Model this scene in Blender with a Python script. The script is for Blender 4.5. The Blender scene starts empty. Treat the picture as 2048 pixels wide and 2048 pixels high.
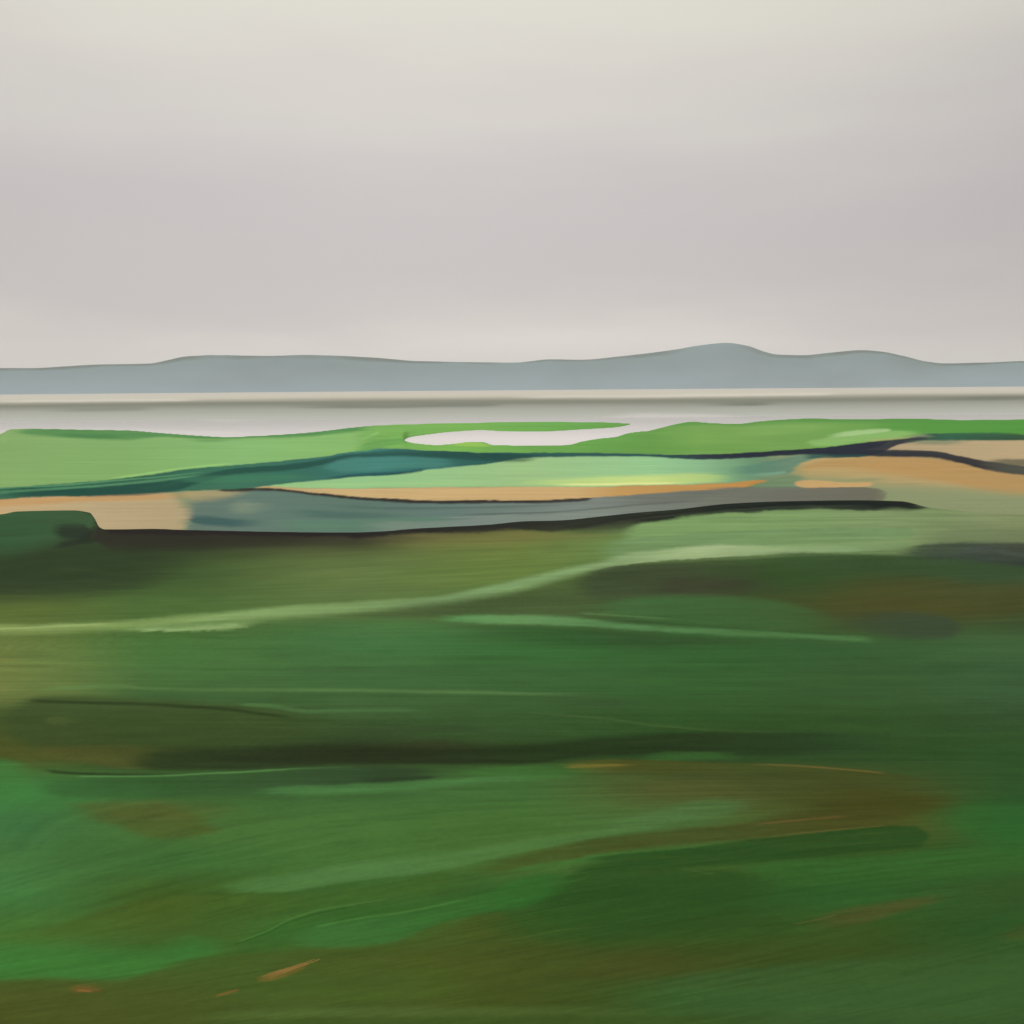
import bpy, math
import numpy as np
from mathutils import Matrix

# ------------------------------------------------------------------ camera
S = bpy.context.scene
EYE = 40.0                                   # height of the viewpoint above the tide
F = 2048.0                                   # focal length in photo pixels (36 mm on a 36 mm square)
PITCH = math.atan((1024 - 774) / F)
ROLL = 0.0078
cp, sp_ = math.cos(PITCH), math.sin(PITCH)
fwd = np.array([0, cp, -sp_]); up0 = np.array([0, sp_, cp]); r0 = np.array([1.0, 0, 0])
rgt = math.cos(ROLL) * r0 - math.sin(ROLL) * up0
upv = math.sin(ROLL) * r0 + math.cos(ROLL) * up0
cd = bpy.data.cameras.new('camera'); cam = bpy.data.objects.new('camera', cd)
S.collection.objects.link(cam)
M = Matrix(((rgt[0], upv[0], -fwd[0], 0), (rgt[1], upv[1], -fwd[1], 0), (rgt[2], upv[2], -fwd[2], EYE), (0, 0, 0, 1)))
cam.matrix_world = M
cd.sensor_width = 36; cd.lens = 36; cd.clip_start = 0.5; cd.clip_end = 60000
S.camera = cam

# ------------------------------------------------------------------ light, sky, exposure
SUN_EL, SUN_AZ = math.radians(48), math.radians(-62)       # azimuth from +Y towards +X: high on the left
w = bpy.data.worlds.new('World'); S.world = w; w.use_nodes = True
nt = w.node_tree; nt.nodes.clear()
def N(t, **k):
    n = nt.nodes.new(t)
    for a, b in k.items(): setattr(n, a, b)
    return n
L = nt.links.new
def lin(c):
    c = np.asarray(c, float) / 255.0
    return np.where(c <= 0.04045, c / 12.92, ((c + 0.055) / 1.055) ** 2.4)
def ramp(stops, interp='B_SPLINE'):
    r = N('ShaderNodeValToRGB'); cr = r.color_ramp; cr.interpolation = interp
    while len(cr.elements) < len(stops): cr.elements.new(0.5)
    for e, (p, c) in zip(cr.elements, stops):
        e.position = p; e.color = (*lin(c), 1)
    return r
sky = N('ShaderNodeTexSky'); sky.sky_type = 'NISHITA'; sky.sun_disc = False
sky.sun_elevation = SUN_EL; sky.sun_rotation = SUN_AZ; sky.air_density = 1.0; sky.dust_density = 4.0
bg1 = N('ShaderNodeBackground'); bg1.inputs['Strength'].default_value = 0.08
L(sky.outputs[0], bg1.inputs['Color'])
tc = N('ShaderNodeTexCoord'); sep = N('ShaderNodeSeparateXYZ'); L(tc.outputs['Generated'], sep.inputs[0])
# stratus: colour by elevation, slow streaky cloud noise
mp = N('ShaderNodeMapping'); mp.inputs['Scale'].default_value = (1.6, 1.6, 9.0); L(tc.outputs['Generated'], mp.inputs['Vector'])
no = N('ShaderNodeTexNoise'); no.inputs['Scale'].default_value = 1.3; no.inputs['Detail'].default_value = 5; no.inputs['Roughness'].default_value = 0.45
L(mp.outputs[0], no.inputs['Vector'])
ma = N('ShaderNodeMath', operation='MULTIPLY_ADD'); L(no.outputs['Fac'], ma.inputs[0]); ma.inputs[1].default_value = 0.19; ma.inputs[2].default_value = -0.095
ad = N('ShaderNodeMath', operation='ADD'); L(sep.outputs['Z'], ad.inputs[0]); L(ma.outputs[0], ad.inputs[1])
dv = N('ShaderNodeMath', operation='MULTIPLY'); L(ad.outputs[0], dv.inputs[0]); dv.inputs[1].default_value = 2.0; dv.use_clamp = True
SKY_STOPS = [(0.0, (236, 227, 221)), (0.07, (232, 223, 218)), (0.14, (213, 205, 203)), (0.22, (204, 196, 197)), (0.36, (206, 198, 199)),
             (0.50, (218, 213, 206)), (0.62, (228, 224, 213)), (0.75, (229, 226, 214)), (1.0, (224, 222, 214))]
rp = ramp(SKY_STOPS); L(dv.outputs[0], rp.inputs[0])
# the cloud is thinner a little left of the middle, thicker to the right
sx = N('ShaderNodeMath', operation='ADD'); L(sep.outputs['X'], sx.inputs[0]); sx.inputs[1].default_value = 0.07
sq = N('ShaderNodeMath', operation='POWER'); ab = N('ShaderNodeMath', operation='ABSOLUTE'); L(sx.outputs[0], ab.inputs[0]); L(ab.outputs[0], sq.inputs[0]); sq.inputs[1].default_value = 2.0
fa = N('ShaderNodeMath', operation='MULTIPLY_ADD'); L(sq.outputs[0], fa.inputs[0]); fa.inputs[1].default_value = -0.60; fa.inputs[2].default_value = 1.02
mxm = N('ShaderNodeMath', operation='MAXIMUM'); L(fa.outputs[0], mxm.inputs[0]); mxm.inputs[1].default_value = 0.72
bg2 = N('ShaderNodeBackground'); L(rp.outputs[0], bg2.inputs['Color']); L(mxm.outputs[0], bg2.inputs['Strength'])
mix = N('ShaderNodeMixShader'); mix.inputs[0].default_value = 0.94
L(bg1.outputs[0], mix.inputs[1]); L(bg2.outputs[0], mix.inputs[2])
wo = N('ShaderNodeOutputWorld'); L(mix.outputs[0], wo.inputs['Surface'])

sd = bpy.data.lights.new('sun', 'SUN'); sun = bpy.data.objects.new('sun', sd); S.collection.objects.link(sun)
sd.energy = 1.4; sd.angle = math.radians(12); sd.color = (1.0, 0.96, 0.90)
sun.rotation_euler = (math.pi / 2 - SUN_EL, 0, -SUN_AZ)
sun.rotation_euler = Matrix.Rotation(0, 3, 'Z').to_euler()
from mathutils import Vector
sdir = Vector((math.sin(SUN_AZ) * math.cos(SUN_EL), math.cos(SUN_AZ) * math.cos(SUN_EL), math.sin(SUN_EL)))
sun.rotation_euler = sdir.to_track_quat('Z', 'Y').to_euler()
S.view_settings.view_transform = 'Standard'; S.view_settings.look = 'None'
S.view_settings.exposure = 0.0; S.view_settings.gamma = 1.0; S.view_settings.use_curve_mapping = False
S.cycles.volume_bounces = 1

# ------------------------------------------------------------------ camera projection: image pixel of a ground point, used to lay out land cover
def to_pixel(X, Y, Z):
    dz = Z - EYE
    xc = rgt[0] * X + rgt[1] * Y + rgt[2] * dz
    yc = upv[0] * X + upv[1] * Y + upv[2] * dz
    zc = np.maximum(fwd[0] * X + fwd[1] * Y + fwd[2] * dz, 1e-3)
    return 1024 + F * xc / zc, 1024 - F * yc / zc
def ss(x):
    x = np.clip(x, 0, 1); return x * x * (3 - 2 * x)
def curve(pts):
    """smooth curve y(x) through points (Hermite, monotone enough for landforms)"""
    p = np.array(pts, float); xs, ys = p[:, 0], p[:, 1]
    d = np.diff(ys) / np.diff(xs); m = np.empty_like(ys)
    m[0], m[-1] = d[0], d[-1]; m[1:-1] = np.where(d[:-1] * d[1:] > 0, 2 * d[:-1] * d[1:] / (d[:-1] + d[1:] + 1e-12 * np.sign(d[:-1] + d[1:] + 1e-30)), 0)
    def f(x):
        xq = np.clip(x, xs[0], xs[-1]); i = np.clip(np.searchsorted(xs, xq) - 1, 0, len(xs) - 2)
        h = xs[i + 1] - xs[i]; t = (xq - xs[i]) / h
        return ((2 * t**3 - 3 * t**2 + 1) * ys[i] + (t**3 - 2 * t**2 + t) * h * m[i] + (-2 * t**3 + 3 * t**2) * ys[i + 1] + (t**3 - t**2) * h * m[i + 1])
    return f
rng = np.random.RandomState(7)
TAB = rng.rand(512, 512)
def vn(x, y):
    xi = np.floor(x).astype(int); yi = np.floor(y).astype(int); fx = ss(x - xi); fy = ss(y - yi)
    a = TAB[yi % 512, xi % 512]; b = TAB[yi % 512, (xi + 1) % 512]; c = TAB[(yi + 1) % 512, xi % 512]; d = TAB[(yi + 1) % 512, (xi + 1) % 512]
    return (a * (1 - fx) + b * fx) * (1 - fy) + (c * (1 - fx) + d * fx) * fy
def fbm(x, y, o=4):
    s = 0; a = 0.5; t = 0
    for k in range(o):
        s = s + a * vn(x * 2**k + 17.3 * k, y * 2**k + 5.1 * k); t += a; a *= 0.5
    return s / t - 0.5

# ------------------------------------------------------------------ shore lines and land edges (image pixel coordinates)
shore = curve([(-900, 880), (-300, 875), (-60, 872), (0, 867), (22, 858), (70, 857), (180, 859), (250, 860), (330, 866), (400, 871), (450, 873.5), (520, 871), (600, 866), (660, 860),
               (700, 855), (760, 850), (850, 847), (950, 845), (1060, 843), (1200, 844), (1262, 847), (1290, 862), (1302, 860), (1330, 853), (1350, 848), (1384, 843), (1430, 846), (1475, 847),
               (1520, 842), (1565, 838.7), (1620, 836.5), (1710, 838), (1819, 836.5), (1928, 839.4), (2048, 838.3), (2400, 838), (2900, 842)])
in_top = curve([(807, 879), (818, 873), (849, 868), (903, 862), (965, 858.6), (1012, 861), (1085, 861), (1157, 857.5), (1230, 853), (1262, 847), (1290, 838)])
in_bot = curve([(807, 879), (818, 884), (831, 886.5), (874, 890), (911, 887), (945, 883.6), (965, 884), (987, 890), (1048, 891), (1135, 890), (1164, 883), (1200, 877), (1230, 874), (1258, 866), (1290, 862)])
teal_t = curve([(-900, 985), (0, 975), (72, 970), (181, 963), (290, 950), (417, 934), (471, 930), (580, 920), (650, 913), (712, 902), (770, 897), (867, 901), (976, 905), (1085, 905), (1248, 906),
                (1350, 910), (1420, 908), (1529, 903), (1602, 899), (1656, 894), (1710, 886.5), (1783, 877.5), (1855, 868), (1946, 865), (2018, 865.5), (2048, 870), (2900, 900)])
teal_b = curve([(-900, 1005), (0, 999), (109, 992), (235, 991), (290, 986), (398, 981), (507, 976), (543, 970), (616, 964), (690, 955), (824, 947), (856, 939), (958, 930), (998, 923), (1048, 916),
                (1139, 913.7), (1266, 912), (1350, 917), (1402, 919), (1529, 913.7), (1600, 910), (1663, 906), (1740, 897), (1783, 886), (1855, 881), (1946, 881), (2048, 880), (2900, 910)])
lawn_b = curve([(536, 973), (600, 976), (688, 977), (830, 976), (976, 974), (1121, 974), (1250, 972), (1350, 970), (1475, 964.4), (1522, 961), (1600, 960)])
rim_b = curve([(400, 979), (536, 977), (600, 983), (650, 988), (759, 997), (867, 1000.6), (1048, 1000.6), (1179, 996), (1350, 983.6), (1475, 977), (1522, 966), (1600, 960)])
crest = curve([(-900, 1040), (-300, 1036), (0, 1029), (36, 1023), (145, 1021), (180, 1026), (190, 1038), (200, 1056), (210, 1060), (235, 1060), (308, 1059), (362, 1061), (700, 1067), (759, 1065), (831, 1059), (976, 1051), (1049, 1044), (1121, 1042), (1193, 1035),
               (1266, 1027), (1350, 1020), (1457, 1008), (1565, 1003), (1710, 1001), (1801, 1003), (1866, 1017), (2048, 1030), (2900, 1040)])
ridge = curve([(-900, 1290), (0, 1262), (265, 1246), (450, 1232), (689, 1212), (848, 1202), (1024, 1172), (1130, 1143), (1236, 1122), (1342, 1108), (1448, 1100), (1713, 1096), (2048, 1075), (2900, 1060)])

# ------------------------------------------------------------------ the lie of the land
def pz(X, Y, z):
    """image pixel position with side bearings held at the edge so that land beyond the frame continues"""
    r = np.hypot(X, Y); th = np.clip(np.arctan2(X, Y), -0.62, 0.62)
    return to_pixel(r * np.sin(th), r * np.cos(th), z)
def land_height(X, Y):
    r = np.hypot(X, Y)
    z = np.full_like(r, 6.0)
    near = 14.5 - 4.5 * ss((r - 30) / 190)
    und = 1.5 * fbm(X / 60 + 3, Y / 34 + 9, 3) * ss((r - 10) / 60)
    for it in range(10):
        u, v = pz(X, Y, z)
        vs = np.clip(v, 776, 4000)
        # foreground dune in front of its crest, falling away behind it
        d = vs - crest(u)
        hold = ss((near_r(u) - r) / 55.0)
        zn = near + und + 1.3 * np.exp(-((vs - ridge(u) - 6) / 34)**2) + 0.8 * np.exp(-((vs - 1420) / 40)**2) - 0.8 * np.exp(-((vs - 1530) / 40)**2) \
            + 0.5 * np.exp(-((vs - (1720 - (u - 600) * 0.12)) / 60)**2)
        zn = 10.2 + (zn - 10.2) * hold
        # low ground
        zm = 2.4 + 0.5 * fbm(X / 90, Y / 140, 3)
        tt, tb = teal_t(u), teal_b(u)
        up_ = ss((tb + 4 - vs) / np.maximum(tb - tt + 8, 10.0))
        zm = zm + 2.2 * up_ * np.clip((tb - tt) / 28.0, 0.15, 1)
        zm = zm + 0.7 * np.exp(-((vs - rim_b(u) + 4) / 7)**2) * ss((u - 420) / 60) * ss((1560 - u) / 60)
        zm = zm + 2.6 * ss((u - 1560) / 260) * ss((1040 - vs) / 50) * (1 - up_)
        # towards the shore the fields come down to the tide
        di = np.maximum(np.maximum(in_top(u) - vs, vs - in_bot(u)), np.maximum((807 - u) / 6, (u - 1292) / 4))
        zt = ss((vs - shore(u)) / 22.0) * ss((di - 1) / 16.0); zm = 0.7 + (zm - 0.7) * zt
        k = ss((r - near_r(u)) / 26.0)
        znew = zn * (1 - k) + zm * k
        z = z * 0.45 + znew * 0.55
    # tidal edge is fixed at water level
    u, v0 = pz(X, Y, np.full_like(r, 0.6))
    out = ss((shore(u) + 0.6 - v0) / 1.6)
    inl = ss((v0 - in_top(u)) / 1.4) * ss((in_bot(u) - v0) / 1.4) * (u > 806) * (u < 1292)
    wet = np.maximum(out, inl) * (r > 500)
    z = z * (1 - wet) - 1.6 * wet
    return z
def near_r(u):
    # range of the dune crest: where 10 m ground sits at the image row of the crest line
    yc = crest(u); uu = u
    hor = 774 - (uu - 1024) * ROLL
    return F * (EYE - 10.2) / (yc - hor) * np.sqrt(1 + (np.clip(uu - 1024, -1470, 1470) / F)**2)

# ------------------------------------------------------------------ land cover
def band(col, u, v, pts, color, st=3, sb=3, fl=20, fr=20, a=1.0, bristle=0.25, wob=1.0):
    """lay a strip of vegetation, sand or painted highlight; pts = (x, y_top, y_bottom); color = one colour or [(x, colour), ...]"""
    p = np.array(pts, float)
    x0, x1 = p[0, 0], p[-1, 0]
    if fl == 0: x0 -= 2000
    if fr == 0: x1 += 2000
    m = (u > x0 - 2) & (u < x1 + 2) & (v > p[:, 1].min() - st - 8) & (v < p[:, 2].max() + sb + 8)
    if not m.any(): return
    uu, vv = u[m], v[m]
    vv = vv + wob * (3.0 * fbm(uu / 60, vv / 12, 3) + 1.6 * fbm(uu / 11 + 50, vv / 2.5, 2))
    t = curve([(q[0], q[1]) for q in pts])(uu); b = curve([(q[0], q[2]) for q in pts])(uu)
    al = ss((vv - t) / st + 0.5) * ss((b - vv) / sb + 0.5)
    jag = 1 + 0.8 * fbm(uu / 200, vv / 3.5, 2)
    rel = np.clip((vv - (t + b) / 2) / np.maximum((b - t) / 2, 1.0), -1.2, 1.2)**2; ln = x1 - x0
    rd = np.minimum(0.5 * (b - t), 0.25 * ln) * rel + 10 * (jag - 1) * (wob > 0.5)
    if fl > 0: al = al * ss((uu - x0 - rd) / (fl * jag))
    if fr > 0: al = al * ss((x1 - uu - rd) / (fr * jag))
    if bristle: 
        n = fbm((uu + 0) / 160, (vv - (t + b) / 2) / 4.0, 3)
        al = al * np.clip(1 + bristle * 2.2 * n - bristle * 0.15, 0, 1)
    al = (al * a)[:, None]
    if isinstance(color, list):
        cx = [c[0] for c in color]; cc = lin([c[1] for c in color])
        c = np.stack([np.interp(uu, cx, cc[:, k]) for k in range(3)], 1)
    else: c = lin(color)[None, :]
    col[m] = col[m] * (1 - al) + c * al
def line(col, u, v, pts, wd, color, a=1.0, fl=15, fr=15, soft=2.0, bristle=0.1):
    band(col, u, v, [(x, y - wd / 2, y + wd / 2) for x, y in pts], color, soft, soft, fl, fr, a, bristle, 0.6)

GX = [0, 340, 680, 1024, 1365, 1700, 2048]
GY = [1080, 1150, 1220, 1300, 1370, 1440, 1510, 1580, 1650, 1720, 1790, 1860, 1930, 2000, 2060]
GC = [
 [(48,72,40),(45,52,34),(78,86,52),(104,114,60),(110,140,85),(125,150,100),(118,128,92)],
 [(44,62,35),(62,85,44),(95,114,64),(95,120,60),(60,70,42),(50,74,38),(52,72,48)],
 [(88,104,50),(76,104,52),(90,114,64),(75,95,55),(58,76,42),(68,74,36),(60,72,40)],
 [(106,122,66),(74,114,60),(68,106,60),(58,104,54),(56,100,52),(56,92,52),(64,98,60)],
 [(108,122,66),(72,108,58),(66,102,58),(62,98,54),(58,98,50),(60,94,52),(62,94,58)],
 [(68,84,42),(60,82,42),(62,88,50),(60,90,50),(55,88,44),(55,86,44),(58,86,50)],
 [(78,84,38),(50,68,36),(50,66,38),(52,74,38),(50,78,40),(52,80,42),(50,84,42)],
 [(65,124,64),(62,98,50),(62,98,52),(68,106,54),(82,88,44),(74,86,40),(50,86,44)],
 [(64,112,64),(70,106,52),(72,110,54),(70,106,50),(78,110,58),(84,86,38),(48,94,44)],
 [(68,112,60),(62,102,50),(72,112,54),(74,108,52),(68,94,42),(50,84,36),(52,88,42)],
 [(68,118,62),(66,92,38),(62,98,44),(52,90,40),(46,76,34),(50,92,42),(54,84,40)],
 [(70,110,50),(68,94,40),(60,104,46),(58,84,36),(52,80,34),(56,84,36),(48,86,40)],
 [(62,124,58),(58,104,46),(78,84,34),(72,82,34),(64,76,32),(60,80,34),(56,86,42)],
 [(78,80,34),(74,84,36),(74,88,40),(70,84,34),(60,92,44),(62,92,48),(60,90,46)],
 [(76,78,34),(72,78,34),(72,84,38),(66,80,34),(58,86,42),(60,88,46),(58,86,44)]]
GCL = lin(GC)
def base_cover(u, v):
    v = v + 14 * fbm(u / 260, v / 60, 3)
    x = np.clip(np.interp(u, GX, np.arange(7)), 0, 5.9999); y = np.clip(np.interp(v, GY, np.arange(15)), 0, 13.9999)
    i = x.astype(int); j = y.astype(int); fx = ss(x - i)[:, None]; fy = ss(y - j)[:, None]
    return (GCL[j, i] * (1 - fx) + GCL[j, i + 1] * fx) * (1 - fy) + (GCL[j + 1, i] * (1 - fx) + GCL[j + 1, i + 1] * fx) * fy

def land_cover(u, v, r):
    C = base_cover(u, v)
    u = np.clip(u, -40, 2088)
    def B(pts, color, st=3, sb=3, fl=20, fr=20, a=1.0, bristle=.3, wob=1.3):
        far_ = pts[0][1] < 1150
        q = 1.0 if far_ else 1.5
        band(C, u, v, pts, color, st * q, sb * q, fl * q, fr * q, a, bristle, wob)
    Ln = lambda *a, **k: line(C, u, v, *a, **k)
    # --- foreground, far to near -------------------------------------------------
    B([(-50,1010,1200),(150,1040,1190),(330,1100,1170),(420,1110,1150)], (46,60,36), 20, 50, 0, 150, .9)
    B([(-50,1020,1100),(0,1020,1105),(100,1021,1090),(196,1024,1062)], [(0,(52,88,56)),(190,(60,88,58))], 4, 40, 0, 10, .95)
    B([(95,1045,1075),(130,1048,1078),(190,1050,1082)], (34,40,34), 12, 16, 30, 10, .8)
    Ln([(95,1096),(150,1085),(200,1078)], 12, (32,40,32), .7, 30, 10, 8)
    B([(180,1040,1100),(400,1040,1096),(700,1040,1092),(860,1040,1080),(980,1035,1066),(1100,1030,1060),(1180,1025,1064),(1270,1015,1060),(1350,1005,1038),(1493,995,1029),(1638,990,1020),(1765,990,1020),(1880,1000,1020)],
      [(180,(44,42,34)),(560,(46,43,34)),(860,(62,60,46)),(1050,(44,44,36)),(1300,(56,62,46)),(1500,(34,40,36)),(1880,(40,44,38))], 2, [0][0] + 26, 15, 50, .96, .15)
    B([(700,1062,1090),(860,1062,1100),(1024,1060,1092),(1160,1068,1086),(1260,1066,1080)], (118,114,66), 10, 18, 180, 60, .55)
    B([(700,1090,1200),(860,1090,1180),(1024,1085,1160),(1200,1072,1130),(1290,1066,1100)], [(700,(98,116,68)),(1024,(104,122,60)),(1250,(100,132,72))], 14, 30, 200, 60, .55)
    B([(1230,1058,1084),(1290,1046,1086),(1400,1028,1090),(1600,1020,1090),(1750,1020,1080),(1900,1022,1075)], [(1230,(126,158,102)),(1600,(124,152,100)),(1900,(130,142,104))], 5, 14, 40, 140, .95)
    B([(1180,1086,1120),(1320,1072,1106),(1480,1062,1096),(1640,1056,1086),(1838,1054,1076)], (112,142,96), 3, 12, 70, 12, .75)
    B([(1860,1000,1085),(1960,985,1070),(2060,985,1060)], [(1860,(132,146,108)),(2060,(128,138,98))], 8, 40, 120, 0, .9)
    B([(1800,1060,1092),(2060,1058,1090)], (104,118,84), 10, 20, 100, 0, .7)
    # light ridge: crest highlights painted into the cover colour
    B([(1180,1118,1140),(1342,1098,1120),(1448,1090,1114),(1560,1092,1108),(1713,1092,1103),(1830,1084,1094)], [(1180,(132,160,110)),(1400,(170,188,142)),(1700,(132,158,112)),(1830,(110,132,92))], 10, 4, 90, 60, .9)
    B([(-50,1250,1268),(0,1250,1268),(159,1246,1261),(265,1240,1256),(450,1224,1244),(689,1205,1226),(848,1196,1212),(1024,1162,1184),(1130,1138,1156),(1236,1118,1130),(1300,1108,1120)],
      [(0,(134,152,90)),(265,(132,158,94)),(500,(136,162,104)),(900,(120,150,100)),(1100,(132,162,112)),(1300,(150,174,126))], 8, 13, 0, 50, .9)
    B([(230,1257,1261),(330,1254,1262),(430,1250,1261),(480,1244,1256),(540,1236,1248)], (156,184,122), 9, 2, 50, 60, .85)
    Ln([(0,1258),(120,1252),(240,1246)], 4, (158,178,112), .6, 0, 60, 4)
    B([(600,1232,1244),(800,1215,1238),(1024,1186,1222),(1130,1162,1210),(1300,1140,1196),(1500,1150,1185)], (72,88,56), 12, 14, 120, 100, .6)
    B([(1130,1146,1200),(1236,1132,1196),(1342,1126,1190),(1460,1120,1180),(1700,1110,1170),(2060,1120,1190)], [(1130,(58,70,48)),(1342,(60,70,48)),(1560,(50,76,38)),(2060,(58,76,50))], 6, 40, 60, 0, .8)
    B([(1270,1160,1192),(1340,1154,1194),(1450,1156,1188),(1570,1166,1180)], (58,58,42), 14, 18, 60, 60, .7)
    B([(1560,1160,1230),(1700,1155,1240),(1850,1155,1240),(1960,1170,1235),(2060,1165,1220)], (74,74,36), 26, 26, 140, 0, .8)
    B([(1600,1224,1240),(1700,1226,1262),(1800,1224,1274),(1880,1230,1278),(1935,1245,1280)], (58,72,52), 12, 12, 140, 20, .9)
    B([(1780,1098,1120),(1860,1088,1124),(1960,1084,1128),(2060,1086,1136)], [(1780,(56,70,54)),(1960,(54,62,60)),(2060,(44,48,48))], 8, 20, 70, 0, .85)
    Ln([(1900,1108),(1960,1098),(2048,1112)], 7, (70,78,76), .5, 40, 0, 6)
    B([(1500,1104,1140),(1700,1108,1136),(1850,1114,1150),(2060,1134,1165)], (52,76,44), 6, 24, 80, 0, .6)
    # green wedge
    B([(1150,1215,1222),(1195,1206,1232),(1250,1198,1238),(1360,1192,1248),(1500,1196,1254),(1620,1216,1260),(1720,1244,1268)], [(1150,(66,106,60)),(1400,(62,102,56)),(1700,(62,96,52))], 12, 10, 70, 90, .75)
    B([(850,1232,1242),(1000,1230,1248),(1130,1233,1250),(1220,1244,1256),(1340,1253,1264),(1560,1264,1276),(1700,1272,1282),(1760,1272,1288)], [(850,(90,148,88)),(1050,(108,154,98)),(1250,(92,140,88)),(1500,(80,122,72)),(1760,(80,120,72))], 6, 5, 60, 30, .8)
    Ln([(1180,1238),(1400,1252),(1580,1264),(1700,1270)], 3, (44,84,46), .5, 50, 20, 3)
    Ln([(1150,1226),(1250,1232),(1400,1242)], 3, (110,150,90), .35, 30, 120, 3)
    B([(880,1250,1285),(1024,1252,1278),(1150,1258,1292),(1280,1268,1300),(1440,1276,1296),(1600,1284,1294)], [(880,(54,92,50)),(1150,(48,84,44)),(1280,(50,78,44)),(1600,(56,86,46))], 5, 18, 140, 100, .8)
    B([(450,1236,1290),(640,1242,1300),(760,1240,1310),(900,1246,1300),(1024,1256,1290)], (68,118,68), 16, 40, 160, 120, .55)
    B([(0,1300,1370),(120,1290,1375),(240,1300,1360)], (104,124,68), 30, 30, 0, 140, .4)
    B([(-20,1275,1420),(40,1290,1400),(90,1300,1380)], (126,130,66), 30, 50, 0, 90, .45)
    # mid swale
    Ln([(60,1378),(160,1374),(240,1372),(300,1378),(380,1380),(600,1380),(900,1384),(1300,1396)], 7, (96,132,76), .5, 60, 300, 6)
    B([(-10,1390,1500),(60,1392,1500),(220,1396,1498),(420,1404,1500),(620,1420,1490),(800,1440,1480)], (62,80,42), 10, 30, 30, 200, .85)
    B([(200,1378,1392),(340,1380,1400),(520,1384,1408),(900,1388,1402),(1250,1398,1416)], (62,94,52), 6, 14, 60, 140, .7)
    Ln([(45,1400),(130,1404),(300,1409),(440,1417),(540,1430),(620,1440)], 6, (44,58,30), .8, 30, 80, 5)
    Ln([(470,1408),(540,1412),(620,1422),(780,1420),(900,1426)], 8, (84,124,72), .5, 30, 120, 5)
    B([(1024,1384,1412),(1120,1386,1420),(1240,1396,1418),(1300,1400,1414)], (56,80,48), 10, 14, 160, 60, .6)
    B([(80,1436,1446),(110,1434,1450),(180,1440,1448)], (84,98,52), 5, 6, 15, 50, .5)
    B([(600,1446,1468),(760,1448,1468),(900,1452,1466),(1020,1456,1464)], (52,66,40), 10, 10, 120, 60, .5)
    Ln([(1020,1424),(1200,1436),(1320,1452),(1480,1462),(1700,1466)], 4, (84,112,60), .45, 150, 200, 4)
    B([(60,1495,1512),(180,1492,1526),(260,1490,1540),(420,1490,1520)], (84,86,42), 8, 10, 20, 150, .75)
    B([(235,1510,1534),(330,1502,1540),(520,1494,1536),(700,1488,1528),(900,1490,1528),(1024,1490,1528),(1200,1476,1512),(1400,1464,1506),(1600,1464,1512),(1740,1468,1508),(1830,1478,1496)],
      [(235,(48,62,32)),(500,(44,54,32)),(800,(42,48,30)),(1100,(40,56,30)),(1400,(42,56,32)),(1830,(50,78,44))], 12, 7, 60, 140, .92)
    B([(700,1476,1496),(860,1478,1500),(1020,1482,1500)], (56,62,38), 10, 8, 100, 80, .6)
    Ln([(80,1540),(140,1546),(250,1549),(400,1547)], 6, (38,52,28), .8, 25, 200, 5)
    Ln([(140,1552),(260,1553),(400,1548),(600,1538),(720,1534)], 3.5, (92,142,80), .6, 30, 100, 3)
    B([(60,1570,1580),(90,1560,1592),(260,1556,1596),(480,1548,1592),(640,1536,1580),(800,1534,1568),(900,1540,1562)], [(60,(58,102,54)),(300,(54,92,48)),(640,(52,76,46)),(900,(46,62,38))], 5, 8, 40, 50, .85)
    Ln([(700,1560),(800,1560),(880,1553)], 8, (40,54,36), .6, 60, 20, 6)
    B([(-20,1515,1600),(30,1518,1590),(60,1525,1570),(85,1545,1560)], (64,118,58), 14, 46, 0, 40, .8)
    B([(480,1580,1590),(600,1572,1590),(760,1566,1584),(900,1558,1572),(1024,1550,1560),(1180,1544,1556)], (78,126,70), 6, 10, 70, 100, .7)
    B([(880,1546,1554),(960,1536,1552),(1060,1530,1556),(1180,1528,1548),(1250,1526,1540)], (66,112,52), 6, 6, 60, 80, .65)
    B([(1260,1512,1528),(1340,1504,1522),(1440,1504,1520),(1500,1512,1524)], (64,106,52), 5, 5, 50, 60, .7)
    B([(1100,1526,1538),(1240,1520,1544),(1400,1524,1550),(1560,1528,1600),(1700,1536,1640),(1840,1556,1625),(1960,1580,1600)], [(1100,(104,102,44)),(1250,(84,84,36)),(1500,(70,80,38)),(1700,(70,76,34)),(1960,(66,80,38))], 4, 18, 60, 120, .88)
    B([(1560,1560,1660),(1650,1575,1655),(1760,1580,1640),(1900,1590,1618),(1960,1600,1612)], (72,72,28), 16, 14, 100, 80, .7)
    Ln([(1120,1534),(1180,1532),(1280,1530)], 5, (142,126,58), .5, 30, 60, 3)
    Ln([(1480,1528),(1600,1532),(1700,1540),(1780,1548)], 3, (128,108,58), .55, 90, 30, 3)
    B([(110,1610,1628),(220,1612,1650),(320,1608,1676),(420,1640,1672),(460,1648,1664)], (78,86,38), 16, 14, 90, 40, .7)
    B([(120,1600,1618),(300,1602,1640),(420,1606,1640),(520,1610,1625)], (86,94,46), 12, 14, 60, 100, .5)
    # pale sweep and brown track
    B([(400,1778,1786),(480,1762,1786),(560,1750,1784),(700,1728,1764),(860,1710,1744),(1024,1684,1708),(1200,1656,1676),(1340,1616,1650),(1440,1598,1630),(1530,1596,1616)],
      [(400,(80,122,64)),(700,(86,128,72)),(1024,(86,126,68)),(1340,(82,118,66)),(1530,(76,108,62))], 14, 5, 70, 50, .8)
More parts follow.
